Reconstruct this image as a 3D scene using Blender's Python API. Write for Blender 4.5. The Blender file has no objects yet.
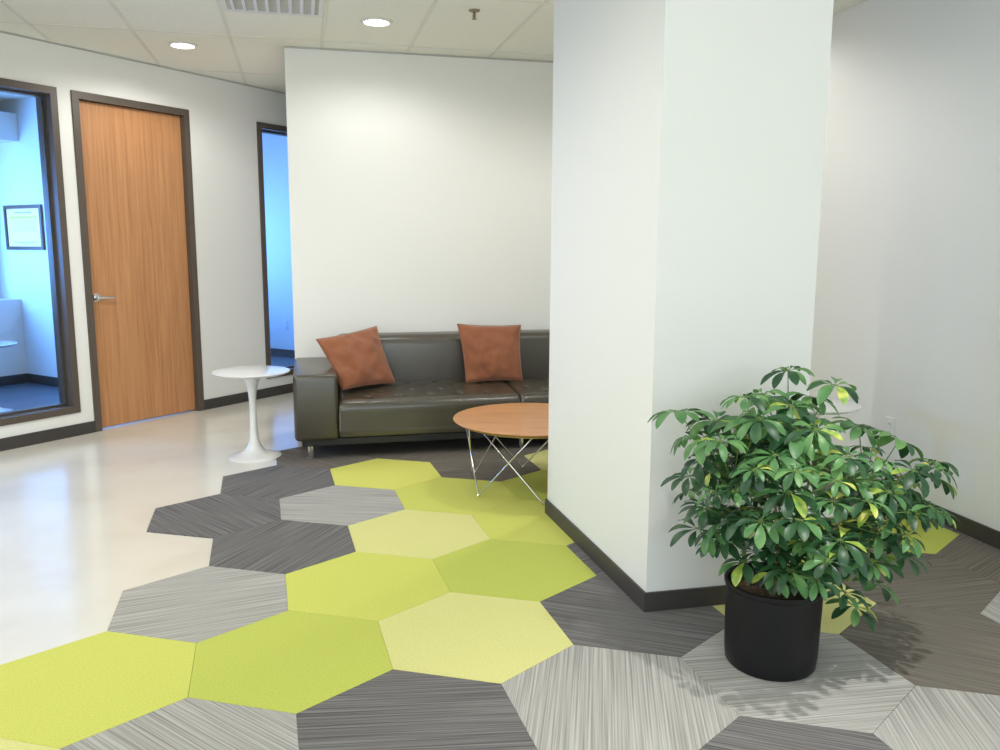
import bpy, bmesh, math, random
from mathutils import Vector, Matrix, noise
PI = math.pi
C = bpy.context.scene.collection
sc = bpy.context.scene

# ------------------------------------------------------------------ camera
HC = 1.3814
cam_d = bpy.data.cameras.new('camera'); cam_d.sensor_width = 36; cam_d.lens = 825.226 * 36 / 1000
cam_d.clip_start = .05; cam_d.clip_end = 200
cam = bpy.data.objects.new('camera', cam_d); C.objects.link(cam)
pt, rl = 0.154499, 0.0041018
fw = Vector((0, math.cos(pt), -math.sin(pt))); r0 = Vector((1, 0, 0)); u0 = r0.cross(fw)
rr = r0 * math.cos(rl) + u0 * math.sin(rl); uu = -r0 * math.sin(rl) + u0 * math.cos(rl)
M = Matrix((rr, uu, -fw)).transposed().to_4x4(); M.translation = Vector((0, 0, HC))
cam.matrix_world = M
sc.camera = cam
# ------------------------------------------------------------------ world, exposure
sc.view_settings.view_transform = 'Standard'; sc.view_settings.look = 'None'
sc.view_settings.gamma = 1; sc.view_settings.use_curve_mapping = False
sc.view_settings.exposure = 0.22
w = bpy.data.worlds.new('world'); sc.world = w; w.use_nodes = True
w.node_tree.nodes['Background'].inputs[0].default_value = (.75, .87, 1, 1)
w.node_tree.nodes['Background'].inputs[1].default_value = 1.0
W0 = Vector((-3.39, 5.41, 0)); LD = Vector((.5145, .8575, 0)); LN = Vector((-.8575, .5145, 0))
def LW(t, n=0, z=0): return W0 + LD * t + LN * n + Vector((0, 0, z))
def area(name, loc, direction, sx, sy, power, col, spread=PI):
    l = bpy.data.lights.new(name, 'AREA'); l.shape = 'RECTANGLE'; l.size = sx; l.size_y = sy
    l.energy = power; l.color = col; l.spread = spread
    o = bpy.data.objects.new(name, l); C.objects.link(o); o.location = loc
    o.rotation_euler = Vector(direction).to_track_quat('-Z', 'Y').to_euler(); return o
REAR_Y = -2.6
# daylight coming through the windows of the wall behind the camera
for k, xc in enumerate((-1.9, .4, 2.5)):
    area('rear_window_daylight', (xc, REAR_Y + .02, 1.55), (0, 1, -.12), 1.9, 1.5, 36, (.82, .92, 1))
# daylight coming through the office windows (blue against the warm lobby)
area('office_daylight', LW(.0, 2.95, 1.50), -LN + LD * 1.1 - Vector((0, 0, .12)), 1.7, 1.0, 88, (.11, .36, 1), 2.0)
area('office_daylight', LW(3.1, 2.95, 1.50), -LN + LD * 1.1 - Vector((0, 0, .12)), 1.4, 1.0, 42, (.11, .34, 1), 2.0)
def spot(loc, power, ang=168, blend=.5, rad=.035, col=(1, .98, .935)):
    l = bpy.data.lights.new('downlight_lamp', 'SPOT'); l.energy = power; l.spot_size = math.radians(ang); l.spot_blend = blend
    l.shadow_soft_size = rad; l.color = col
    o = bpy.data.objects.new('downlight_lamp', l); C.objects.link(o); o.location = loc; return o
DOWN = [(-2.20, 5.98, 26), (-.77, 5.36, 19), (.66, 4.74, 34), (-2.5, 3.5, 84), (-.95, 2.6, 32), (1.22, 1.68, 150), (-3.9, 1.4, 62), (-1.5, 0.2, 38), (.6, -.6, 120), (1.45, 5.3, 6)]  # next-to-last lamp is unseen, added to brighten the column face
for x, y, p in DOWN: spot((x, y, 2.70), p, *((82, 1.0) if p > 100 else ()))

# ------------------------------------------------------------------ materials
def mat(name, col, rough=.6, metal=0, spec=.5, coat=0, coat_r=.1, emit=None):
    m = bpy.data.materials.new(name); m.use_nodes = True
    b = m.node_tree.nodes['Principled BSDF']
    b.inputs['Base Color'].default_value = (*col, 1); b.inputs['Roughness'].default_value = rough
    b.inputs['Metallic'].default_value = metal; b.inputs['Specular IOR Level'].default_value = spec
    b.inputs['Coat Weight'].default_value = coat; b.inputs['Coat Roughness'].default_value = coat_r
    if emit: b.inputs['Emission Color'].default_value = (*emit[0], 1); b.inputs['Emission Strength'].default_value = emit[1]
    return m
def nd(m, t, **kw):
    n = m.node_tree.nodes.new(t)
    for k, v in kw.items():
        if hasattr(n, k): setattr(n, k, v)
        else: n.inputs[k.replace('_', ' ')].default_value = v
    return n
def ln(m, a, ao, b, bi): m.node_tree.links.new(a.outputs[ao], b.inputs[bi])
def ramp(m, stops):
    r = nd(m, 'ShaderNodeValToRGB'); e = r.color_ramp.elements
    e[0].position, e[0].color = stops[0][0], (*stops[0][1], 1)
    e[1].position, e[1].color = stops[-1][0], (*stops[-1][1], 1)
    for p, c in stops[1:-1]:
        x = e.new(p); x.color = (*c, 1)
    return r
def noisy(m, scale, stops, mapping=None, detail=4, bump=0, bscale=None, bdist=.002):
    b = m.node_tree.nodes['Principled BSDF']
    tc = nd(m, 'ShaderNodeTexCoord'); mp = nd(m, 'ShaderNodeMapping'); ln(m, tc, 'Object', mp, 'Vector')
    if mapping: mp.inputs['Scale'].default_value = mapping
    n = nd(m, 'ShaderNodeTexNoise'); n.inputs['Scale'].default_value = scale; n.inputs['Detail'].default_value = detail
    ln(m, mp, 'Vector', n, 'Vector')
    if stops:
        r = ramp(m, stops); ln(m, n, 'Fac', r, 'Fac'); ln(m, r, 'Color', b, 'Base Color')
    if bump:
        n2 = n
        if bscale:
            n2 = nd(m, 'ShaderNodeTexNoise'); n2.inputs['Scale'].default_value = bscale; n2.inputs['Detail'].default_value = 3
            ln(m, tc, 'Object', n2, 'Vector')
        bp = nd(m, 'ShaderNodeBump'); bp.inputs['Strength'].default_value = bump; bp.inputs['Distance'].default_value = bdist
        ln(m, n2, 'Fac', bp, 'Height'); ln(m, bp, 'Normal', b, 'Normal')
    return m
wall_m = noisy(mat('wall_paint', (.80, .80, .775), .7), 1, None, bump=.15, bscale=180, bdist=.001)
office_wall_m = mat('office_wall_paint', (.75, .75, .74), .7)
ceil_m = noisy(mat('ceiling_tile', (.85, .85, .77), .9), 90, [(.3, (.83, .83, .75)), (.6, (.87, .87, .79))], bump=.2, bdist=.001)
tbar_m = mat('ceiling_grid', (.76, .75, .685), .6)
base_m = mat('baseboard_vinyl', (.05, .045, .042), .45)
frame_m = mat('dark_bronze_frame', (.095, .075, .06), .42)
conc_m = noisy(mat('polished_concrete', (.6, .56, .48), .22, coat=.25, coat_r=.12), 1.3,
               [(.25, (.62, .57, .49)), (.5, (.73, .70, .625)), (.75, (.79, .765, .70))], detail=6)
office_floor_m = mat('office_carpet', (.10, .12, .15), .55, coat=.3, coat_r=.25)
white_gloss = mat('white_lacquer', (.82, .82, .81), .22, coat=.5)
chrome = mat('chrome', (.75, .75, .77), .12, 1)
black_pot_m = mat('black_plastic', (.008, .008, .009), .45, spec=.3)
soil_m = noisy(mat('soil', (.08, .05, .03), .95), 60, [(.3, (.05, .03, .02)), (.7, (.22, .14, .08))], bump=.6)
stem_m = noisy(mat('stem_bark', (.2, .16, .09), .8), 40, [(.3, (.14, .11, .06)), (.7, (.28, .25, .14))])
green_stem_m = mat('petiole_green', (.12, .2, .05), .5)
outlet_m = mat('outlet_plastic', (.8, .8, .78), .35)
slot_m = mat('outlet_slot', (.04, .04, .04), .5)
brass_m = mat('sprinkler_metal', (.30, .26, .17), .4, .8)
lamp_m = mat('lamp_lens', (1, 1, 1), .4, emit=((1, .97, .9), 14))
trim_white = mat('white_trim', (.8, .79, .74), .5)
vent_m = mat('vent_metal', (.74, .75, .74), .5)
vent_dark = mat('vent_recess', (.52, .53, .53), .8)
def wood(name, lo, mid, hi, rough, sc_):
    m = mat(name, mid, rough, coat=.15)
    b = m.node_tree.nodes['Principled BSDF']
    tc = nd(m, 'ShaderNodeTexCoord'); mp = nd(m, 'ShaderNodeMapping'); ln(m, tc, 'Object', mp, 'Vector'); mp.inputs['Scale'].default_value = sc_
    n = nd(m, 'ShaderNodeTexNoise'); n.inputs['Scale'].default_value = 1; n.inputs['Detail'].default_value = 7; n.inputs['Roughness'].default_value = .65
    n.inputs['Distortion'].default_value = .4
    ln(m, mp, 'Vector', n, 'Vector'); r = ramp(m, [(.28, lo), (.5, mid), (.72, hi)]); ln(m, n, 'Fac', r, 'Fac'); ln(m, r, 'Color', b, 'Base Color')
    return m
door_wood = wood('oak_veneer', (.37, .16, .062), (.48, .225, .092), (.56, .285, .125), .38, (42, 42, 1.5))
table_wood = wood('light_veneer', (.42, .175, .06), (.56, .26, .10), (.64, .32, .135), .35, (2.5, 16, 16))
table_edge = mat('veneer_edge', (.30, .13, .05), .4)
# leather, suede
leather = noisy(mat('olive_brown_leather', (.04, .033, .02), .36, spec=.8, coat=.3, coat_r=.22), 3, [(.3, (.036, .029, .017)), (.7, (.047, .038, .024))], bump=.25, bscale=260, bdist=.0008)
plinth_m = mat('black_plinth', (.012, .012, .011), .6)
suede = noisy(mat('rust_suede', (.36, .12, .05), .85, spec=.2), 7, [(.3, (.235, .085, .042)), (.55, (.285, .105, .052)), (.75, (.335, .13, .068))], detail=5, bump=.2, bscale=60)
suede.node_tree.nodes['Principled BSDF'].inputs['Sheen Weight'].default_value = .3
# carpet
def carpet_solid(name, a, b_):
    m = mat(name, a, .95, spec=.1)
    return noisy(m, 160, [(.35, a), (.65, b_)], detail=2, bump=.25, bscale=380, bdist=.002)
def carpet_stripe(name, lo, mid, hi):
    m = mat(name, mid, .95, spec=.1)
    return noisy(m, 1, [(.33, lo), (.5, mid), (.66, hi)], mapping=(1.6, 170, 1), detail=3, bump=.4, bdist=.002)
carpets = {
 'pale': carpet_solid('carpet_pale_yellow', (.60, .585, .225), (.66, .65, .28)),
 'yell': carpet_solid('carpet_bright_yellow', (.53, .555, .115), (.59, .61, .155)),
 'lime': carpet_solid('carpet_lime', (.45, .50, .095), (.51, .55, .13)),
 'lgrey': carpet_stripe('carpet_light_grey_stripe', (.25, .243, .23), (.37, .36, .34), (.475, .465, .445)),
 'dgrey': carpet_stripe('carpet_dark_grey_stripe', (.088, .084, .086), (.15, .143, .143), (.22, .212, .21)),
 'brown': carpet_stripe('carpet_brown_grey_stripe', (.11, .098, .082), (.165, .148, .128), (.225, .205, .178)),
}
# leaves
def leafmat(name, dark, mid, light, scale=9):
    m = mat(name, mid, .4, spec=.5)
    noisy(m, scale, [(.3, dark), (.52, mid), (.72, light)], detail=3)
    m.node_tree.nodes['Principled BSDF'].inputs['Transmission Weight'].default_value = 0
    b = m.node_tree.nodes['Principled BSDF']; out = m.node_tree.nodes['Material Output']
    tr = nd(m, 'ShaderNodeBsdfTranslucent'); tr.inputs['Color'].default_value = (mid[0] * 1.8, mid[1] * 1.8, mid[2] * 1.2, 1)
    mx = nd(m, 'ShaderNodeMixShader'); mx.inputs['Fac'].default_value = .22
    ln(m, b, 'BSDF', mx, 1); ln(m, tr, 'BSDF', mx, 2); ln(m, mx, 'Shader', out, 'Surface')
    return m
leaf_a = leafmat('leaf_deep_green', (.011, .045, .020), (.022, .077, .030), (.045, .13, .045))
leaf_b = leafmat('leaf_light_green_lit_top', (.05, .15, .055), (.10, .24, .08), (.20, .36, .12))  # lighter leaf tone, also paints the glossy lit tops of the plant
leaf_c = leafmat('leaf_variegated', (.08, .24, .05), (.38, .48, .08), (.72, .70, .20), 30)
# glass
def glass_mat():
    m = bpy.data.materials.new('window_glass'); m.use_nodes = True; nt = m.node_tree; nt.nodes.remove(nt.nodes['Principled BSDF'])
    out = nt.nodes['Material Output']; tr = nd(m, 'ShaderNodeBsdfTransparent'); tr.inputs['Color'].default_value = (.93, .96, .97, 1)
    gl = nd(m, 'ShaderNodeBsdfGlossy'); gl.inputs['Roughness'].default_value = .0
    fr = nd(m, 'ShaderNodeFresnel'); ge = nd(m, 'ShaderNodeNewGeometry'); mr = nd(m, 'ShaderNodeMapRange')
    mr.inputs['To Min'].default_value = 1.5; mr.inputs['To Max'].default_value = 1 / 1.5      # same reflectance on both faces of the pane
    ln(m, ge, 'Backfacing', mr, 'Value'); ln(m, mr, 'Result', fr, 'IOR')
    mx = nd(m, 'ShaderNodeMixShader'); ln(m, fr, 'Fac', mx, 'Fac'); ln(m, tr, 'BSDF', mx, 1); ln(m, gl, 'BSDF', mx, 2); ln(m, mx, 'Shader', out, 'Surface')
    return m
glass_m = glass_mat()

# ------------------------------------------------------------------ mesh helpers
def obj(name, bm, m, parent=None, smooth=False, loc=None, rot=None, matrix=None):
    me = bpy.data.meshes.new(name); bmesh.ops.recalc_face_normals(bm, faces=bm.faces[:]); bm.to_mesh(me); bm.free()
    for x in (m if isinstance(m, (list, tuple)) else [m]): me.materials.append(x)
    if smooth:
        for p in me.polygons: p.use_smooth = True
    o = bpy.data.objects.new(name, me); C.objects.link(o)
    if parent: o.parent = parent
    if loc: o.location = loc
    if rot: o.rotation_euler = rot
    return o
def finish(o, ang=35):
    me = o.data
    for p in me.polygons: p.use_smooth = True
    me.set_sharp_from_angle(angle=math.radians(ang)); return o
def thing(name, label, cat, loc=(0, 0, 0), rz=0, group=None):
    o = bpy.data.objects.new(name, None); o.empty_display_size = .1; C.objects.link(o); o.location = loc; o.rotation_euler = (0, 0, rz)
    o['label'] = label; o['category'] = cat
    if group: o['group'] = group
    return o
def struct(o, label=None):
    o['kind'] = 'structure'
    if label: o['label'] = label
    return o
def add_box(bm, lo, hi, bev=0, seg=3, mtx=None):
    vs = [bm.verts.new((x, y, z)) for x in (lo[0], hi[0]) for y in (lo[1], hi[1]) for z in (lo[2], hi[2])]
    fs = [bm.faces.new([vs[i] for i in f]) for f in ((0, 1, 3, 2), (4, 6, 7, 5), (0, 4, 5, 1), (2, 3, 7, 6), (0, 2, 6, 4), (1, 5, 7, 3))]
    if bev:
        es = list({e for f in fs for e in f.edges})
        r = bmesh.ops.bevel(bm, geom=es, offset=bev, segments=seg, profile=.5, affect='EDGES')
        vs = list({v for f in r['faces'] for v in f.verts} | {v for v in vs if v.is_valid})
    if mtx: bmesh.ops.transform(bm, matrix=mtx, verts=[v for v in vs if v.is_valid])
def box(name, lo, hi, m, parent=None, bev=0, seg=3, loc=None, rot=None):
    bm = bmesh.new(); add_box(bm, lo, hi, bev, seg); o = obj(name, bm, m, parent, loc=loc, rot=rot)
    return finish(o) if bev else o
def prism(bm, pts, z0, z1):
    a = [bm.verts.new((p[0], p[1], z0)) for p in pts]; b = [bm.verts.new((p[0], p[1], z1)) for p in pts]
    bm.faces.new(a[::-1]); bm.faces.new(b); n = len(pts)
    for i in range(n): bm.faces.new((a[i], a[(i + 1) % n], b[(i + 1) % n], b[i]))
def lathe(bm, prof, seg=48, c=(0, 0, 0)):
    rings = []
    for r, z in prof:
        if r < 1e-5: rings.append([bm.verts.new((c[0], c[1], c[2] + z))])
        else: rings.append([bm.verts.new((c[0] + r * math.cos(2 * PI * k / seg), c[1] + r * math.sin(2 * PI * k / seg), c[2] + z)) for k in range(seg)])
    for A, B in zip(rings, rings[1:]):
        for k in range(seg):
            k2 = (k + 1) % seg
            if len(A) == 1 and len(B) == 1: continue
            if len(A) == 1: bm.faces.new((A[0], B[k], B[k2]))
            elif len(B) == 1: bm.faces.new((A[k], A[k2], B[0]))
            else: bm.faces.new((A[k], A[k2], B[k2], B[k]))
def tube(bm, pts, rad, seg=8, closed=False):
    pts = [Vector(p) for p in pts]; n = len(pts); rings = []
    rads = rad if isinstance(rad, (list, tuple)) else [rad] * n
    up = Vector((0, 0, 1)); prev = None
    for i, p in enumerate(pts):
        if closed: d = (pts[(i + 1) % n] - pts[i - 1])
        else: d = pts[min(i + 1, n - 1)] - pts[max(i - 1, 0)]
        d.normalize()
        a = prev - d * prev.dot(d) if prev else d.orthogonal()
        if a.length < 1e-6: a = d.orthogonal()
        a.normalize(); prev = a; b = d.cross(a)
        rings.append([bm.verts.new(p + (a * math.cos(2 * PI * k / seg) + b * math.sin(2 * PI * k / seg)) * rads[i]) for k in range(seg)])
    m_ = n if closed else n - 1
    for i in range(m_):
        A, B = rings[i], rings[(i + 1) % n]
        for k in range(seg): bm.faces.new((A[k], A[(k + 1) % seg], B[(k + 1) % seg], B[k]))
    if not closed: bm.faces.new(rings[0][::-1]); bm.faces.new(rings[-1])

# ------------------------------------------------------------------ setting
CZ = 2.75
LANG = math.atan2(LD.y, LD.x)
# walls as boxes cut round their openings; local x runs along the wall, y is thickness (away from the lobby)
def wall(name, p0, ang, length, openings, m, thick=.14, z1=CZ, parent=None, side=1):
    xs = sorted({0, length} | {v for o in openings for v in o[:2]}); zs = sorted({0, z1} | {v for o in openings for v in o[2:]})
    bm = bmesh.new()
    cells = {}
    for i in range(len(xs) - 1):
        for j in range(len(zs) - 1):
            cx, cz = (xs[i] + xs[i + 1]) / 2, (zs[j] + zs[j + 1]) / 2
            cells[i, j] = not any(o[0] < cx < o[1] and o[2] < cz < o[3] for o in openings)
    y0, y1 = 0, thick * side
    vd = {}
    def V(x, y, z):
        k = (round(x, 4), round(y, 4), round(z, 4))
        if k not in vd: vd[k] = bm.verts.new((x, y, z))
        return vd[k]
    for (i, j), s in cells.items():
        if not s: continue
        a, b, c, d = xs[i], xs[i + 1], zs[j], zs[j + 1]
        bm.faces.new((V(a, y0, c), V(b, y0, c), V(b, y0, d), V(a, y0, d)))
        bm.faces.new((V(a, y1, c), V(a, y1, d), V(b, y1, d), V(b, y1, c)))
        if not cells.get((i - 1, j)): bm.faces.new((V(a, y0, c), V(a, y0, d), V(a, y1, d), V(a, y1, c)))
        if not cells.get((i + 1, j)): bm.faces.new((V(b, y0, c), V(b, y1, c), V(b, y1, d), V(b, y0, d)))
        if not cells.get((i, j - 1)): bm.faces.new((V(a, y0, c), V(a, y1, c), V(b, y1, c), V(b, y0, c)))
        if not cells.get((i, j + 1)): bm.faces.new((V(a, y0, d), V(b, y0, d), V(b, y1, d), V(a, y1, d)))
    return struct(obj(name, bm, m, loc=p0, rot=(0, 0, ang)))
# left wall: t = 0 at W0; runs from t=-8 to t=6
T0 = -8.2; LEN = 14.0
W1 = (-1.55, .61, .17, 2.455); D1 = (.715, 1.705, 0, 2.455); W2 = (2.42, 3.75, .17, 2.455)
wl = wall('wall_left', LW(T0), LANG, LEN, [(a - T0, b - T0, c, d) for a, b, c, d in (W1, D1, W2)], wall_m)
# floor, office floors
bm = bmesh.new(); prism(bm, [(-9, -3), (4.6, -3), (4.6, 9), (-.5, 13), (LW(6, .07).x, LW(6, .07).y), (LW(T0, .07).x, LW(T0, .07).y)][:6], -.1, 0)
struct(obj('floor', bm, conc_m))
bm = bmesh.new()
prism(bm, [LW(T0 + 5, .071), LW(6, .071), LW(6, 3.6), LW(T0 + 5, 3.6)], -.1, -.002)
struct(obj('floor', bm, office_floor_m))
# ceiling with a grid of T bars (2 x 4 foot tiles)
bm = bmesh.new(); prism(bm, [(-10, -3), (4.6, -3), (4.6, 13), (-10, 13)], CZ, CZ + .1)
ceiling = struct(obj('ceiling', bm, ceil_m))
GA = math.radians(13.5); GO = Vector((-1.21, 5.86, 0)); GU = Vector((math.cos(GA), math.sin(GA), 0)); GV = Vector((-GU.y, GU.x, 0))
bm = bmesh.new()
mt = Matrix.Translation(GO) @ Matrix.Rotation(GA, 4, 'Z')
for k in range(-9, 10): add_box(bm, (k * .6 - .011, -7.5, CZ - .004), (k * .6 + .011, 5.0, CZ + .01), mtx=mt)
for k in range(-6, 4):  add_box(bm, (-5.6, k * 1.22 - .011, CZ - .003), (5.6, k * 1.22 + .011, CZ + .01), mtx=mt)
add_box(bm, (-.6, -.621, CZ - .003), (0, -.599, CZ + .01), mtx=mt)
o = struct(obj('ceiling_grid', bm, tbar_m)); o.parent = ceiling
# back (sofa) wall
BU = Vector((.9737, .2278, 0)); BA = math.atan2(BU.y, BU.x); BN = Vector((-BU.y, BU.x, 0)); B0 = Vector((-1.51, 6.02, 0))
wb = box('wall_back', (0, 0, 0), (4.2, .15, CZ), wall_m, loc=B0, rot=(0, 0, BA)); struct(wb)
bh = box('wall_hallway', (0, .15, 0), (.12, 4.2, CZ), wall_m, loc=B0, rot=(0, 0, BA)); struct(bh)
wall('wall_end', LW(5.35, -3.0), math.atan2(LN.y, LN.x), 3.0, [], wall_m)
# right wall
RP = Vector((2.32, 3.67, 0)); RD = Vector((-.218, .976, 0)); RA = math.atan2(RD.y, RD.x)
p_ = RP - RD * 6.6
wr = box('wall_right', (0, -.15, 0), (10.0, 0, CZ), wall_m, loc=p_, rot=(0, 0, RA)); struct(wr)
# rear wall with three daylight windows (behind the camera)
RW = [(x - .95 + 9, x + .95 + 9, .8, 2.3) for x in (-1.9, .4, 2.5)]
wall('wall_rear', (-9, REAR_Y, 0), 0, 13.5, RW, wall_m, side=-1)
for k, (a, b, c, d) in enumerate(RW):
    bm = bmesh.new()
    for lo, hi in (((a, -.09, c), (b, -.03, c + .05)), ((a, -.09, d - .05), (b, -.03, d)), ((a, -.09, c + .05), (a + .05, -.03, d - .05)), ((b - .05, -.09, c + .05), (b, -.03, d - .05))):
        add_box(bm, lo, hi)
    struct(obj('window_%d' % (k + 3), bm, frame_m, loc=(-9, REAR_Y, 0)))
# column
CF = Vector((.56, 2.98, 0)); CL_ = Vector((.25, 4.15, 0)); CR = Vector((1.187, 3.12, 0)); CB = CL_ + CR - CF
bm = bmesh.new(); prism(bm, [CF, CR, CB, CL_], 0, CZ)
struct(obj('wall_column', bm, wall_m))
bm = bmesh.new()
cc = (CF + CB) / 2
def outset(pts, d):
    out = []
    n = len(pts)
    for i in range(n):
        a = (pts[i] - pts[i - 1]).normalized(); b = (pts[(i + 1) % n] - pts[i]).normalized()
        na = Vector((a.y, -a.x, 0)); nb = Vector((b.y, -b.x, 0)); out.append(pts[i] + (na + nb) * d / (1 + na.dot(nb)))
    return out
q = [CF, CR, CB, CL_]; inner = outset(q, .0005); outer = outset(q, .010)
def ringprism(bm, A, B, z0, z1):
    n = len(A)
    for i in range(n):
        j = (i + 1) % n
        vs = [bm.verts.new((*p.xy, z)) for p in (A[i], A[j], B[j], B[i]) for z in (z0, z1)]
        for f in ((0, 1, 3, 2), (2, 3, 5, 4), (4, 5, 7, 6), (6, 7, 1, 0), (1, 7, 5, 3), (0, 2, 4, 6)): bm.faces.new([vs[k] for k in f])
ringprism(bm, inner, outer, 0, .082)
struct(obj('baseboard_column', bm, base_m))
# baseboards
def baseb(name, p, ang, a, b, y0=-.011, y1=-.0005, h=.086):
    return struct(box(name, (a, y0, 0), (b, y1, h), base_m, loc=p, rot=(0, 0, ang)))
baseb('baseboard_left', LW(0), LANG, T0 + .5, D1[0])
baseb('baseboard_left', LW(0), LANG, D1[1], 5.3)
baseb('baseboard_back', B0, BA, 0, 4.0)
baseb('baseboard_right', p_, RA, 0, 9.9, .0005, .011)
trim_dark = mat('ceiling_angle', (.5, .49, .46), .6)
for n_, p, a_, x0, x1, y0, y1 in ((1, LW(0), LANG, T0 + .5, 5.3, -.012, -.0005), (2, B0, BA, 0, 4.0, -.012, -.0005)):
    struct(box('trim_%d' % (n_ + 2), (x0, y0, CZ - .009), (x1, y1, CZ - .0055), trim_dark, loc=p, rot=(0, 0, a_)))
# window and door frames in the left wall (local: x along the wall, y into the office)
def frame(name, o_, fw_=.05, glass=True, yf=-.012, yb=.139):
    a, b, c, d = o_; bm = bmesh.new()
    e = .001
    if glass:
        add_box(bm, (a + e, yf, c + e), (b - e, yb, c + fw_)); 
    z0 = c + fw_ if glass else 0
    add_box(bm, (a + e, yf, d - fw_), (b - e, yb, d - e))
    add_box(bm, (a + e, yf, z0), (a + fw_, yb, d - fw_)); add_box(bm, (b - fw_, yf, z0), (b - e, yb, d - fw_))
    # stop
    s = .016; y0, y1 = (.075, yb) if glass else (.078, yb)
    add_box(bm, (a + fw_, y0, d - fw_ - s), (b - fw_, y1, d - fw_)); add_box(bm, (a + fw_, y0, z0), (a + fw_ + s, y1, d - fw_ - s)); add_box(bm, (b - fw_ - s, y0, z0), (b - fw_, y1, d - fw_ - s))
    if glass: add_box(bm, (a + fw_ + s, y0, z0), (b - fw_ - s, y1, z0 + s))
    fr = struct(obj(name, bm, frame_m, loc=LW(0), rot=(0, 0, LANG)))
    if glass:
        g = struct(box('glass_pane', (a + fw_, .06, c + fw_), (b - fw_, .068, d - fw_), glass_m)); g.parent = fr
        g['label'] = 'clear glass pane'
    return fr
frame('window_1', W1); frame('window_2', W2)
dr = frame('door_1', D1, glass=False, fw_=.052)
a, b = D1[0] + .054, D1[1] - .054
slab = struct(box('door_slab', (a, .034, .012), (b, .076, D1[3] - .055), door_wood, bev=.002, seg=1)); slab.parent = dr; slab['label'] = 'oak veneer door slab'
bm = bmesh.new(); hx = a + .056; hz = .995
m3 = Matrix.Translation((hx, .034, hz)) @ Matrix.Rotation(PI / 2, 4, 'X')
n0 = len(bm.verts); lathe(bm, [(0, 0), (.033, 0), (.033, .006), (.028, .011), (.014, .013), (.012, .045), (0, .045)], 28)
bmesh.ops.transform(bm, matrix=m3, verts=bm.verts[:])
tube(bm, [(hx - .014, -.008, hz), (hx + .01, -.014, hz), (hx + .05, -.016, hz - .002), (hx + .115, -.012, hz - .004)], [.012, .012, .011, .010], 10)
hd = finish(obj('door_handle', bm, chrome)); hd.parent = slab; hd['label'] = 'chrome lever handle on round rose'
struct(hd)

# ------------------------------------------------------------------ offices behind the glass
LNA = math.atan2(LN.y, LN.x)
def perp(name, t, n0, n1, m=office_wall_m, th=.1, z1=CZ): return struct(box(name, (n0, -th, 0), (n1, 0, z1), m, loc=LW(t), rot=(0, 0, LNA)))
# partition whose far face is t=1.73 (certificate wall); it faces back towards t<1.73
def lbox(name, t0, t1, n0, n1, z0, z1, m, kind=True, parent=None, bev=0):
    o = box(name, (t0, n0, z0), (t1, n1, z1), m, parent, bev=bev, loc=LW(0) if not parent else None, rot=(0, 0, LANG) if not parent else None)
    return struct(o) if kind else o
lbox('wall_partition', 1.74, 1.84, .145, 3.05, 0, CZ, office_wall_m)
lbox('wall_partition', 4.56, 4.66, .145, 3.05, 0, CZ, office_wall_m)
lbox('wall_partition', -3.1, -3.0, .145, 3.05, 0, CZ, office_wall_m)
wall('wall_exterior', LW(-3.1, 3.05), LANG, 7.8, [(1.9, 4.55, 1.0, 2.25), (5.2, 7.4, 1.0, 2.25)], office_wall_m)
lbox('trim_1', -3.0, 1.74, 2.69, 3.05, 0, .84, office_wall_m)       # deep window bench
lbox('trim_2', .4, 1.74, 2.50, 3.05, 2.36, 2.62, office_wall_m)      # soffit over the window
lbox('baseboard_office', 1.728, 1.7395, .15, 2.69, 0, .09, base_m)
lbox('baseboard_office', -3.0, 1.728, 2.678, 2.6895, 0, .09, base_m)
lbox('baseboard_office', 4.548, 4.5595, .15, 3.05, 0, .09, base_m)
# framed certificate
cert = thing('framed_certificate', 'framed certificate with a yellow band on the blue-lit office wall behind the glass', 'certificate', LW(1.739, 2.515, 1.33), LANG)
W_, H_ = .32, .43
bm = bmesh.new(); f = .032
for lo, hi in (((-.022, -W_, 0), (0, W_, f)), ((-.022, -W_, H_ - f), (0, W_, H_)), ((-.022, -W_, f), (0, -W_ + f, H_ - f)), ((-.022, W_ - f, f), (0, W_, H_ - f))): add_box(bm, lo, hi)
obj('frame', bm, mat('certificate_frame', (.05, .035, .03), .4), cert)
paper = box('paper', (-.010, -W_ + f, f), (-.002, W_ - f, H_ - f), mat('certificate_paper', (.95, .60, .32), .7), cert)
bm = bmesh.new(); add_box(bm, (-.012, -.23, .30), (-.0105, .23, .325)); obj('yellow_band', bm, mat('band_yellow', (.75, .55, .08), .6), paper)
bm = bmesh.new()
add_box(bm, (-.012, -.15, .352), (-.0105, .15, .366)); 
for k in range(5): add_box(bm, (-.012, -.20 + .02 * (k % 2), .27 - .022 * k), (-.0105, .20 - .03 * (k % 3), .274 - .022 * k))
add_box(bm, (-.012, -.2, .07), (-.0105, .2, .078)); add_box(bm, (-.012, -.14, .055), (-.0105, .1, .060))
obj('printed_lines', bm, mat('print_grey', (.45, .42, .42), .7), paper)
# outlets
def outlet(label, mtx):
    t = thing('wall_outlet', label, 'outlet'); t.matrix_world = mtx
    pl = box('cover_plate', (-.036, -.006, -.058), (.036, -.0005, .058), outlet_m, t, bev=.002, seg=1)
    for z in (-.024, .024):
        so = box('socket', (-.017, -.0085, z - .014), (.017, -.006, z + .014), outlet_m, pl, bev=.003, seg=2)
        bm = bmesh.new()
        add_box(bm, (-.008, -.009, z - .004), (-.0055, -.0086, z + .006)); add_box(bm, (.0055, -.009, z - .004), (.008, -.0086, z + .006))
        bm2 = obj('slots', bm, slot_m, pl)
    return t
q_ = RP + RD * .79
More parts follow.
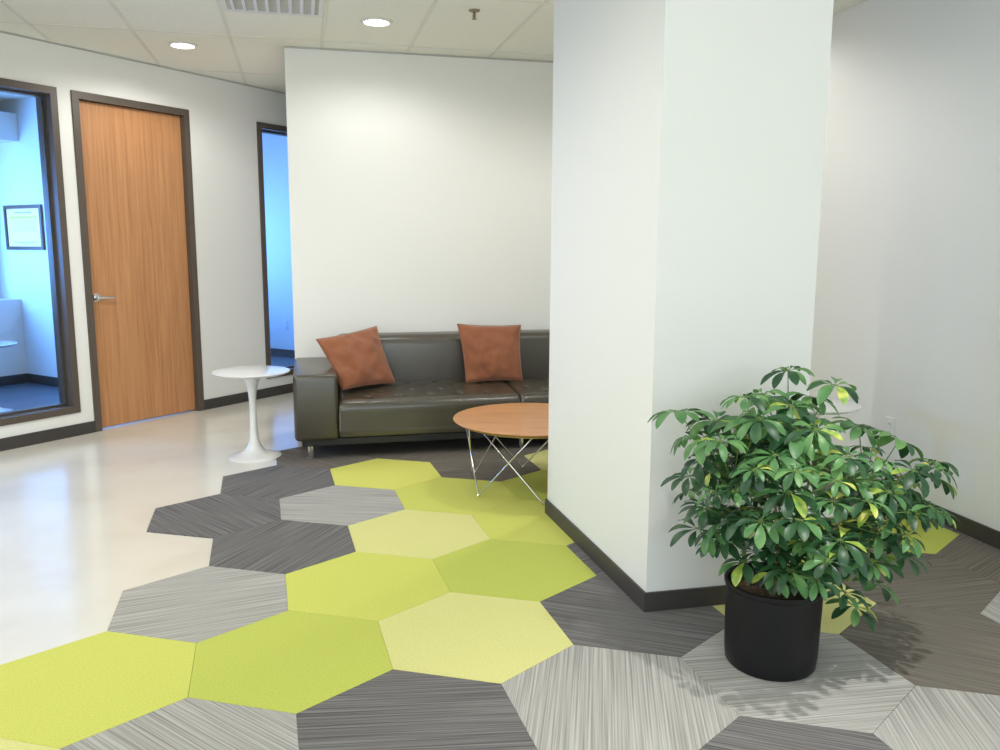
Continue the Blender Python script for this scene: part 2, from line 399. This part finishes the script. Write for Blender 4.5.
# faces -x (towards the lobby)
outlet('white electrical outlet low on the shaded wall behind the potted plant', Matrix.Translation((q_.x, q_.y, .405)) @ Matrix.Rotation(RA + PI, 4, 'Z'))
outlet('white electrical outlet on the blue-lit wall beyond the narrow far window', Matrix.Translation(LW(4.559, 1.91, .405)) @ Matrix.Rotation(LNA + PI, 4, 'Z'))

# ------------------------------------------------------------------ hexagon carpet
S = .366; TH = .804454; OX, OY = -2.33655785 * S, 11.7241923 * S
def hexc(i, j):
    x = i * 1.5; y = i * math.sqrt(3) / 2 + j * math.sqrt(3); c, s = math.cos(TH), math.sin(TH)
    return Vector(((c * x - s * y) * S + OX, (s * x + c * y) * S + OY, 0))
TILES = {(0,0):('lgrey',-5),(0,1):('dgrey',67),(-1,1):('dgrey',-43),(-1,0):('dgrey',69),(-2,0):('lgrey',23),(-2,-2):('dgrey',5),(-3,-1):('lgrey',-36),
 (0,-4):('lgrey',9),(0,-5):('lgrey',-98),(0,-3):('dgrey',-19),(1,-5):('brown',-28),(2,-5):('brown',13),(-1,-4):('dgrey',-19),(2,-6):('lgrey',-78),(-1,-3):('lgrey',-97),
 (-2,-1):('lime',0),(-3,0):('yell2',0),(-1,-2):('pale',0),(-1,-1):('yell',0),(0,-1):('pale',0),(0,-2):('lime',0),(1,-1):('yell',0),(1,-2):('yell',0),(1,0):('pale2',0),
 (2,-1):('brown',10),(2,-2):('lime',0),(2,0):('brown',60),(1,1):('brown',-40),(1,-4):('pale',0),(2,-4):('lime',0),(3,-5):('lime',0),(3,-6):('brown',40),
 (-4,0):('pale',0),(-4,1):('yell',0),(3,-2):('pale',0),(4,-5):('dgrey',20),(4,-6):('dgrey',60),(3,-4):('dgrey',-20),(2,1):('brown',20),(3,-1):('brown',70),(3,0):('brown',10),
 (3,-3):('yell',0),(2,-3):('lime',0),(1,-3):('dgrey',40),(4,-4):('pale',0),(4,-3):('lgrey',10),(4,-2):('dgrey',30),(4,-1):('brown',0),(4,0):('brown',50),(5,-5):('lime',0),(5,-4):('dgrey',0),
 (5,-3):('brown',20),(5,-2):('brown',70),(-2,-3):('lgrey',30),(-1,-5):('lime',0),(0,-6):('pale',0),(1,-6):('dgrey',10),(-3,-2):('yell',0),(2,-7):('lime',0),(1,-7):('lgrey',0),(3,-7):('pale',0)}
NAMES = {'pale':'pale yellow','yell':'bright yellow-green','yell2':'bright yellow-green','pale2':'bright pale yellow','lime':'lime green','lgrey':'light grey striped','dgrey':'dark grey striped','brown':'brown-grey striped'}
carpets['yell2'] = carpets['yell']; carpets['pale2'] = carpet_solid('carpet_warm_yellow', (.60, .60, .13), (.66, .66, .17))
carpet = thing('hexagon_carpet', 'carpet of large hexagonal tiles in lime, yellow and striped grey on the concrete floor', 'carpet')
def clip(poly, p, n):   # keep the side where (x-p).n <= 0
    out = []
    for i in range(len(poly)):
        a, b = poly[i - 1], poly[i]; da, db = (a - p).dot(n), (b - p).dot(n)
        if (da <= 0) != (db <= 0): out.append(a + (b - a) * (da / (da - db)))
        if db <= 0: out.append(b)
    return out
RNn = Vector((RD.y, -RD.x, 0)); BNn = BN
for (i, j), (k, ang) in TILES.items():
    c = hexc(i, j); pts = [c + Vector((math.cos(TH + n * PI / 3), math.sin(TH + n * PI / 3), 0)) * (S - .0007) for n in range(6)]
    pts = clip(pts, RP, RNn) 
    if len(pts) > 2: pts = clip(pts, B0, BNn)
    if len(pts) < 3: continue
    a = math.radians(ang); R = Matrix.Rotation(-a, 3, 'Z')
    bm = bmesh.new(); prism(bm, [R @ (p - c) for p in pts], .0002, .006)
    o = obj('carpet_tile', bm, carpets[k], carpet, loc=(c.x, c.y, 0), rot=(0, 0, a)); o['label'] = NAMES[k] + ' carpet tile'
FZ = .006

# ------------------------------------------------------------------ sofa
sofa = thing('leather_sofa', 'long low olive-brown leather sofa with tufted seat and chrome legs by the back wall', 'sofa', (-1.28, 5.15, 0), BA)
SL = 2.93; AW = .25; SD = .89
for x0, x1 in ((-.03, AW), (SL - AW, SL + .03)):
    box('armrest', (x0, 0, .138), (x1, SD, .57), leather, sofa, bev=.028, seg=5)
box('plinth', (.015, .03, .098), (SL - .015, SD - .03, .150), plinth_m, sofa, bev=.006, seg=1)
box('seat_base', (AW + .002, .012, .152), (SL - AW - .002, SD - .05, .22), leather, sofa, bev=.008, seg=2)
# backrest with a rounded top
bm = bmesh.new(); add_box(bm, (AW + .002, .625, .20), (SL - AW - .002, SD, .748), .075, 7); finish(obj('backrest', bm, leather, sofa))
def seat(x0, x1):
    bm = bmesh.new(); nx, ny = 96, 56
    y0, y1 = .0, .66; zt = .405; W = x1 - x0; cols = 6; rows = 3.0
    # profile: front face up and over a rounded shoulder, then back
    prof = [(y0, .20), (y0, .24), (y0, .28), (y0, .31)]
    for k in range(9):
        a = k / 8 * PI / 2; prof.append((y0 + .062 - .062 * math.cos(a), .335 + .06 * math.sin(a)))
    m0 = len(prof); NB = 40
    for k in range(1, NB + 1): prof.append((.062 + (y1 - .062) * k / NB, .395 + .02 * math.sin(PI * k / NB * .8)))
    g = []
    for i in range(nx + 1):
        u = i / nx; col = []
        for jj, (y, z) in enumerate(prof):
            x = x0 + .0015 + (W - .003) * u
            if jj >= 4:
                ed = min(u, 1 - u) * W; z -= .018 * math.exp(-ed / .014)
                fx = u * cols; dx = abs(fx - round(fx)) * W / cols
                if 0.4 < fx < cols - .4:
                    z -= .0035 * math.exp(-(dx / .006) ** 2) * (1 if y < .2 else .5)
                # buttons, staggered rows
                for rr_, yb in enumerate((.13, .27, .41, .55)):
                    off = 0 if rr_ % 2 == 0 else .5
                    kx = round(fx - off) + off
                    if .3 < kx < cols - .3:
                        d2 = ((fx - kx) * W / cols) ** 2 + (y - yb) ** 2
                        z -= .013 * math.exp(-d2 / .0004) + .005 * math.exp(-d2 / .003)
            col.append(bm.verts.new((x, y, z)))
        g.append(col)
    for i in range(nx):
        for jj in range(len(prof) - 1): bm.faces.new((g[i][jj], g[i + 1][jj], g[i + 1][jj + 1], g[i][jj + 1]))
    for side in (g[0], g[-1]):
        base = [bm.verts.new((v.co.x, v.co.y, .20)) for v in side[1:]]
        prev = side[0]
        for k, v in enumerate(side[1:]):
            if k == 0: prev_b = side[0]
            try:
                if (base[k].co - v.co).length > 1e-6: bm.faces.new((prev, v, base[k], prev_b) if prev is not prev_b else (prev, v, base[k]))
            except ValueError: pass
            prev = v; prev_b = base[k]
    o = obj('seat_cushion', bm, leather, sofa, smooth=True)
    # button discs
    for rr_, yb in enumerate((.13, .27, .41)):
        off = 0 if rr_ % 2 == 0 else .5
        k = 1 - off
        while k < cols - .3:
            bx = x0 + W * k / cols
            bm = bmesh.new(); lathe(bm, [(0, .004), (.006, .0035), (.010, 0), (.010, -.004), (0, -.004)], 12, (bx, yb, .397))
            obj('button', bm, leather, o, smooth=True); k += 1
seat(AW, SL / 2); seat(SL / 2, SL - AW)
leg0 = None
for y in (.08, SD - .08):
    for x in (.07, SL / 2 + .02, SL - .07):
        if leg0 is None:
            bm = bmesh.new(); lathe(bm, [(0, FZ), (.024, FZ), (.024, .012), (.020, .014), (.020, .101), (0, .101)], 20)
            leg0 = finish(obj('leg', bm, chrome, sofa)); o = leg0
        else: o = leg0.copy(); C.objects.link(o); o.parent = sofa
        o.location = (x, y, 0)
sofa.location.z = 0

# ------------------------------------------------------------------ cushions
SM = Matrix.Translation((-1.28, 5.15, 0)) @ Matrix.Rotation(BA, 4, 'Z')
def pillow(label, bl, br, tr, tl, T, seed):
    bl, br, tr, tl = [SM @ Vector(p) for p in (bl, br, tr, tl)]
    cen = (bl + br + tr + tl) / 4; n = (br - bl).cross(tl - bl).normalized()
    bm = bmesh.new(); N = 28; grid = {}
    for s in (1, -1):
        for i in range(N + 1):
            for j in range(N + 1):
                u, v = i / N, j / N; a, b = 2 * u - 1, 2 * v - 1
                edge = i in (0, N) or j in (0, N)
                if edge and s == -1: grid[s, i, j] = grid[1, i, j]; continue
                # sides curve inwards between pointed corners
                uu_ = .5 + (a * (1 - .055 * (1 - b * b))) / 2; vv = .5 + (b * (1 - .055 * (1 - a * a))) / 2
                p = bl * (1 - uu_) * (1 - vv) + br * uu_ * (1 - vv) + tr * uu_ * vv + tl * (1 - uu_) * vv
                th = T * (max(0, (1 - a * a)) * max(0, (1 - b * b))) ** .55
                w = noise.noise(Vector((a * 2.2 + seed, b * 2.2, s * 3.0))) * .022 + noise.noise(Vector((a * 5 + seed, b * 5 + s, seed))) * .006
                edgef = min(1, (1 - max(abs(a), abs(b))) * 5)
                # a fold running in from the lower left corner
                fold = -.02 * math.exp(-((a + b * .6 + .75) / .09) ** 2) * edgef
                p = p + n * s * (th + (w + fold) * edgef)
                grid[s, i, j] = bm.verts.new(p - cen)
    for s in (1, -1):
        for i in range(N):
            for j in range(N):
                bm.faces.new((grid[s, i, j], grid[s, i + 1, j], grid[s, i + 1, j + 1], grid[s, i, j + 1]))
    root = thing('throw_pillow', label, 'pillow', cen, 0, 'rust brown throw pillows on the sofa')
    c_ = obj('cover', bm, suede, root, smooth=True)
    # piped seam round the edge
    bm = bmesh.new(); pts = []
    for k in range(4 * 14):
        e, f_ = divmod(k, 14); f_ = f_ / 14 * 2 - 1
        a, b = ((f_, -1), (1, f_), (-f_, 1), (-1, -f_))[e]
        uu_ = .5 + (a * (1 - .055 * (1 - b * b))) / 2; vv = .5 + (b * (1 - .055 * (1 - a * a))) / 2
        pts.append(bl * (1 - uu_) * (1 - vv) + br * uu_ * (1 - vv) + tr * uu_ * vv + tl * (1 - uu_) * vv - cen)
    tube(bm, pts, .0025, 6, True); obj('seam', bm, suede, root, smooth=True)
pillow('rust brown suede throw pillow slumped in the left corner of the sofa against the armrest', (.285, .20, .434), (.664, .44, .432), (.55, .60, .818), (.125, .42, .752), .072, 1.3)
pillow('rust brown suede throw pillow standing upright against the backrest, middle of the sofa', (1.165, .43, .414), (1.585, .43, .418), (1.60, .555, .812), (1.125, .555, .828), .068, 7.7)

# ------------------------------------------------------------------ tulip side tables
def tulip(label, x, y, z0, group):
    t = thing('tulip_side_table', label, 'side table', (x, y, z0), 0, group)
    bm = bmesh.new(); lathe(bm, [(0, .553), (.215, .553), (.238, .562), (.246, .569), (.245, .573), (.240, .574), (0, .574)], 64); finish(obj('tabletop', bm, white_gloss, t), 50)
    prof = [(0, 0), (.172, 0), (.173, .005), (.165, .010), (.135, .017), (.10, .028), (.07, .046), (.048, .072), (.034, .105), (.027, .15), (.0235, .21), (.022, .29), (.0225, .36), (.026, .42), (.034, .47), (.048, .51), (.068, .54), (.088, .553), (0, .553)]
    bm = bmesh.new(); lathe(bm, prof, 48); finish(obj('pedestal', bm, white_gloss, t), 60)
tulip('round white pedestal side table on the concrete floor beside the left sofa arm', -1.622, 5.32, 0, 'white pedestal side tables')
tulip('round white pedestal side table half hidden behind the potted plant and column', 1.63, 4.25, FZ, 'white pedestal side tables')
tp = LW(0) ; tulip('round white table inside the blue-lit office behind the left glass', -4.24, 6.72, 0, 'white pedestal side tables')

# ------------------------------------------------------------------ coffee table
ct = thing('coffee_table', 'round wood-topped coffee table with crossing chrome wire legs in front of the sofa', 'coffee table', (.19, 4.66, FZ), 0)
bm = bmesh.new(); lathe(bm, [(0, .382), (.435, .382), (.456, .396), (.459, .399)], 80)
bm2 = bm; lathe(bm, [(.459, .399), (.458, .402), (0, .402)], 80); bmesh.ops.remove_doubles(bm, verts=bm.verts[:], dist=1e-5)
tt = obj('tabletop', bm, [table_wood, table_edge], ct)
for p in tt.data.polygons:
    if p.center.z < .4: p.material_index = 1
finish(tt, 30)
bm = bmesh.new(); tube(bm, [(.405 * math.cos(k * PI / 36), .405 * math.sin(k * PI / 36), .377) for k in range(72)], .0045, 8, True); obj('rim_wire', bm, chrome, ct, smooth=True)
for k in range(6):
    a = math.radians(217 + 60 * k); f_ = Vector((.385 * math.cos(a), .385 * math.sin(a), .005))
    pts = []
    for s in (-1, 1):
        b = a + s * math.radians(50); top = Vector((.405 * math.cos(b), .405 * math.sin(b), .374)); pts.append(top)
    l, r = pts
    path = [l, l.lerp(f_, .5), l.lerp(f_, .96), f_ + Vector((0, 0, 0)), r.lerp(f_, .96), r.lerp(f_, .5), r]
    bm = bmesh.new(); tube(bm, path, .0042, 8); obj('leg', bm, chrome, ct, smooth=True)

# ------------------------------------------------------------------ potted plant
plant = thing('potted_umbrella_plant', 'bushy green umbrella plant in a black pot beside the white column', 'potted plant', (.912, 2.60, FZ), 0)
pot_prof = [(0, 0), (.138, 0), (.146, .01), (.150, .05), (.155, .265), (.158, .268), (.160, .275), (.160, .286), (.153, .288), (.149, .284), (.147, .262), (.147, .24), (0, .24)]
bm = bmesh.new(); lathe(bm, pot_prof, 56); finish(obj('pot', bm, black_pot_m, plant), 40)
bm = bmesh.new(); rnd = random.Random(5)
lathe(bm, [(.1465, .2395), (.1465, .252), (.11, .256), (.06, .262), (.03, .265), (0, .266)], 40)
for v in bm.verts:
    if v.co.z > .25: v.co.z += rnd.uniform(-.004, .006)
obj('soil', bm, soil_m, plant, smooth=True)
CLU = [(0.70,2.62,0.83),(0.86,2.66,0.91),(0.92,2.55,0.89),(1.02,2.66,0.90),(0.65,2.55,0.79),(0.62,2.62,0.78),(0.80,2.50,0.86),(0.575,2.60,0.86),(0.77,2.55,0.92),(0.97,2.75,0.975),(1.07,2.60,0.95),(0.67,2.45,0.80),(0.65,2.60,0.71),(0.64,2.70,0.62),(0.67,2.60,0.55),(0.67,2.80,0.54),(0.73,2.70,0.38),(0.70,2.50,0.53),(0.84,2.50,0.84),(0.94,2.40,0.85),(1.20,2.70,0.79),(1.29,2.60,0.77),(1.41,2.60,0.70),(1.27,2.45,0.71),(1.14,2.40,0.76),(1.02,2.35,0.78),(1.38,2.60,0.52),(1.31,2.55,0.40),(1.21,2.45,0.55),(1.06,2.30,0.66),(0.97,2.30,0.72),(0.85,2.30,0.75),(0.75,2.35,0.74),(0.71,2.40,0.66),(0.76,2.30,0.60),(0.85,2.25,0.62),(0.97,2.25,0.56),(1.13,2.40,0.44),(1.06,2.40,0.34),(1.14,2.50,0.25),(0.93,2.30,0.42),(0.87,2.35,0.43),(0.84,2.40,0.47),(0.78,2.50,0.40),(1.26,2.60,0.28),(0.92,2.20,0.52),(0.78,2.80,0.79),(0.98,2.85,0.85),(1.12,2.90,0.77),(1.35,2.90,0.74),(1.45,2.85,0.53),(0.96,2.90,0.68),(1.16,2.90,0.66),(0.85,2.80,0.39),(1.38,2.80,0.36),(0.74,2.75,0.59)]
rnd = random.Random(11)
clusters = [Vector(c) - Vector((.912, 2.60, FZ)) for c in CLU]
cenp = Vector((.10, .0, .60))
tries = 0
while len(clusters) < 200 and tries < 9000:
    tries += 1
    d = Vector((rnd.gauss(0, 1), rnd.gauss(0, 1), rnd.gauss(0, 1))).normalized() * rnd.uniform(.35, 1) ** .6
    p = cenp + Vector((d.x * .41, d.y * .33, d.z * .29))
    if p.z < .36 and abs(p.x) < .2 and p.y > -.05: continue
    if p.y > .30: continue
    if p.z > .70 and p.x > .12: continue
    if min((p - c).length for c in clusters) < .052: continue
    clusters.append(p)
stems = [Vector((x, y, .255)) for x, y in ((-.07, .03), (-.02, -.05), (.03, .04), (.07, -.02), (.10, .05), (.0, .0))]
tops = [Vector((-.17, -.02, .62)), Vector((-.05, -.12, .60)), Vector((.05, .08, .72)), Vector((.20, -.10, .62)), Vector((.30, .06, .60)), Vector((.10, -.02, .66))]
bmS = bmesh.new(); paths = []
for s, t in zip(stems, tops):
    pts = []
    for k in range(9):
        f_ = k / 8; p = s.lerp(t, f_); p.z = s.z - .03 + (t.z - s.z + .03) * f_; p.x += math.sin(f_ * 5 + s.x * 40) * .012; p.y += math.cos(f_ * 4 + s.y * 30) * .010 - .01
        f2 = f_ ** 1.3; p.x = s.x + (p.x - s.x) * f2 / max(f_, .01) if f_ > 0 else s.x
        pts.append(p)
    tube(bmS, pts, [.009 - .005 * k / 8 for k in range(9)], 8); paths.append(pts)
finish(obj('stems', bmS, stem_m, plant), 60)
bmP = bmesh.new(); bmL = bmesh.new()
def leaflet(bm, base, dirv, up, L, Wd, mi, droop):
    side = dirv.cross(up).normalized(); rows = []
    prof = [(0, .05), (.12, .22), (.3, .55), (.5, .86), (.68, 1.0), (.84, .82), (.95, .42), (1, .06)]
    for f_, w in prof:
        c = base + dirv * L * f_ + up * (L * (.10 * math.sin(f_ * PI) - droop * f_ * f_))
        hw = Wd / 2 * w
        rows.append([bm.verts.new(c - side * hw + up * hw * .28), bm.verts.new(c), bm.verts.new(c + side * hw + up * hw * .28)])
    for A, B in zip(rows, rows[1:]):
        for k in (0, 1):
            f = bm.faces.new((A[k], A[k + 1], B[k + 1], B[k])); f.material_index = mi; f.smooth = True
for ci, c in enumerate(clusters):
    # petiole from the nearest stem point below
    best = min((p for path in paths for p in path[2:]), key=lambda p: (p - c).length + max(0, p.z - c.z) * 2.5)
    mid = best.lerp(c, .5) + Vector((0, 0, -.015 if c.z > best.z else .03))
    tube(bmP, [best, mid, c], [.003, .0022, .0018], 5)
    out = (c - cenp); hz_ = Vector((out.x, out.y, 0))
    up = (Vector((0, 0, 1)) + (hz_.normalized() if hz_.length > 1e-3 else Vector()) * rnd.uniform(.1, .45) * min(1, hz_.length / .25) + Vector((0, -.08, 0)) + Vector((rnd.uniform(-.22, .22), rnd.uniform(-.22, .22), 0))).normalized()
    a0 = up.orthogonal().normalized(); b0 = up.cross(a0)
    n = rnd.choice((8, 9, 9, 10)); ph = rnd.uniform(0, 6.28); L0 = rnd.uniform(.056, .085) * (1.2 if c.z > .76 else 1)
    high = c.z > .72 or rnd.random() < .22  # upper clusters get more light green: light on the tops put into colour
    for k in range(n):
        ang = ph + 2 * PI * k / n + rnd.uniform(-.12, .12)
        d = (a0 * math.cos(ang) + b0 * math.sin(ang)) - up * rnd.uniform(.05, .30); d.normalize()
        lu = (up + (a0 * math.cos(ang) + b0 * math.sin(ang)) * .25); lu = (lu - d * lu.dot(d)).normalized()
        L = L0 * rnd.uniform(.8, 1.15); Wd = L * rnd.uniform(.33, .42)
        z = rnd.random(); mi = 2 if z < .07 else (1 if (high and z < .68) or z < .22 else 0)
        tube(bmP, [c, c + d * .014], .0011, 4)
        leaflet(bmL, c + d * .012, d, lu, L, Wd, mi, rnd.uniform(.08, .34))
# keep the foliage out of the column
n1 = (CR - CF).normalized(); nf = Vector((n1.y, -n1.x, 0)); base_p = CF + nf * .012 - Vector((.912, 2.60, FZ))
for bm_ in (bmL, bmP):
    for v in bm_.verts:
        rel = v.co - base_p
        if rel.dot(n1) < .64:
            d = rel.dot(nf)
            if d < .01: v.co += nf * (.01 - d)
obj('petioles', bmP, green_stem_m, plant, smooth=True)
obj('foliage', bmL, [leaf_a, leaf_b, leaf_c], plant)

# ------------------------------------------------------------------ ceiling fittings
def downlight(label, x, y):
    t = thing('ceiling_downlight', label, 'ceiling light', (x, y, CZ), 0, 'recessed round ceiling lights')
    bm = bmesh.new(); lathe(bm, [(.075, -.002), (.098, -.002), (.100, -.006), (.096, -.010), (.078, -.012), (.074, -.006), (.075, -.002)], 40); finish(obj('trim_ring', bm, trim_white, t), 40)
    bm = bmesh.new(); lathe(bm, [(0, -.003), (.0745, -.003), (.0745, -.007), (0, -.010)], 40); obj('lens', bm, lamp_m, t, smooth=True)
OUT = ['behind the column', 'over the concrete floor', 'over the middle of the carpet', 'above the potted plant', 'nearest the left wall', 'over the photographer', 'added behind the camera to brighten the column', 'in the alcove right of the column']
lab = ['round recessed ceiling light farther left, near the door wall', 'round recessed ceiling light above the sofa, right of the vent']
for k, (x, y, p) in enumerate(DOWN): 
    if k < 2: downlight(lab[k], x, y)
for (x, y, p), t_ in zip(DOWN[2:], OUT): downlight('round recessed ceiling light ' + t_ + ', out of the photo', x, y)
# sprinkler
sp = thing('fire_sprinkler', 'small pendent fire sprinkler hanging from the ceiling near the column', 'sprinkler', (-.16, 5.11, CZ), 0)
bm = bmesh.new(); lathe(bm, [(0, -.0005), (.034, -.0005), (.033, -.006), (.018, -.012), (0, -.012)], 28); finish(obj('escutcheon', bm, brass_m, sp))
bm = bmesh.new(); tube(bm, [(0, 0, -.010), (0, 0, -.045)], .0065, 10); tube(bm, [(-.006, 0, -.02), (-.009, 0, -.035), (0, 0, -.05)], .002, 6); tube(bm, [(.006, 0, -.02), (.009, 0, -.035), (0, 0, -.05)], .002, 6); obj('sprinkler_body', bm, brass_m, sp, smooth=True)
bm = bmesh.new(); lathe(bm, [(0, -.049), (.015, -.049), (.015, -.052), (0, -.052)], 16); obj('deflector', bm, brass_m, sp)
# air diffuser in the tile left of t3
vt = thing('ceiling_vent', 'square white louvred air vent set in the ceiling tiles', 'vent', GO + GU * -.3 + GV * -.92 + Vector((0, 0, CZ)), GA)
bm = bmesh.new(); h_ = .288
for lo, hi in (((-h_, -h_, -.008), (h_, -h_ + .03, -.0045)), ((-h_, h_ - .03, -.008), (h_, h_, -.0045)), ((-h_, -h_ + .03, -.008), (-h_ + .03, h_ - .03, -.0045)), ((h_ - .03, -h_ + .03, -.008), (h_, h_ - .03, -.0045))): add_box(bm, lo, hi)
obj('frame', bm, vent_m, vt)
box('backing', (-h_ + .03, -h_ + .03, -.0042), (h_ - .03, h_ - .03, -.0035), vent_dark, vt)
for k in range(8):
    x = -.225 + k * .0643
    box('louvre', (-.012, -h_ + .03, -.002), (.012, h_ - .03, 0), vent_m, vt, loc=(x, 0, -.007), rot=(0, math.radians(28), 0))
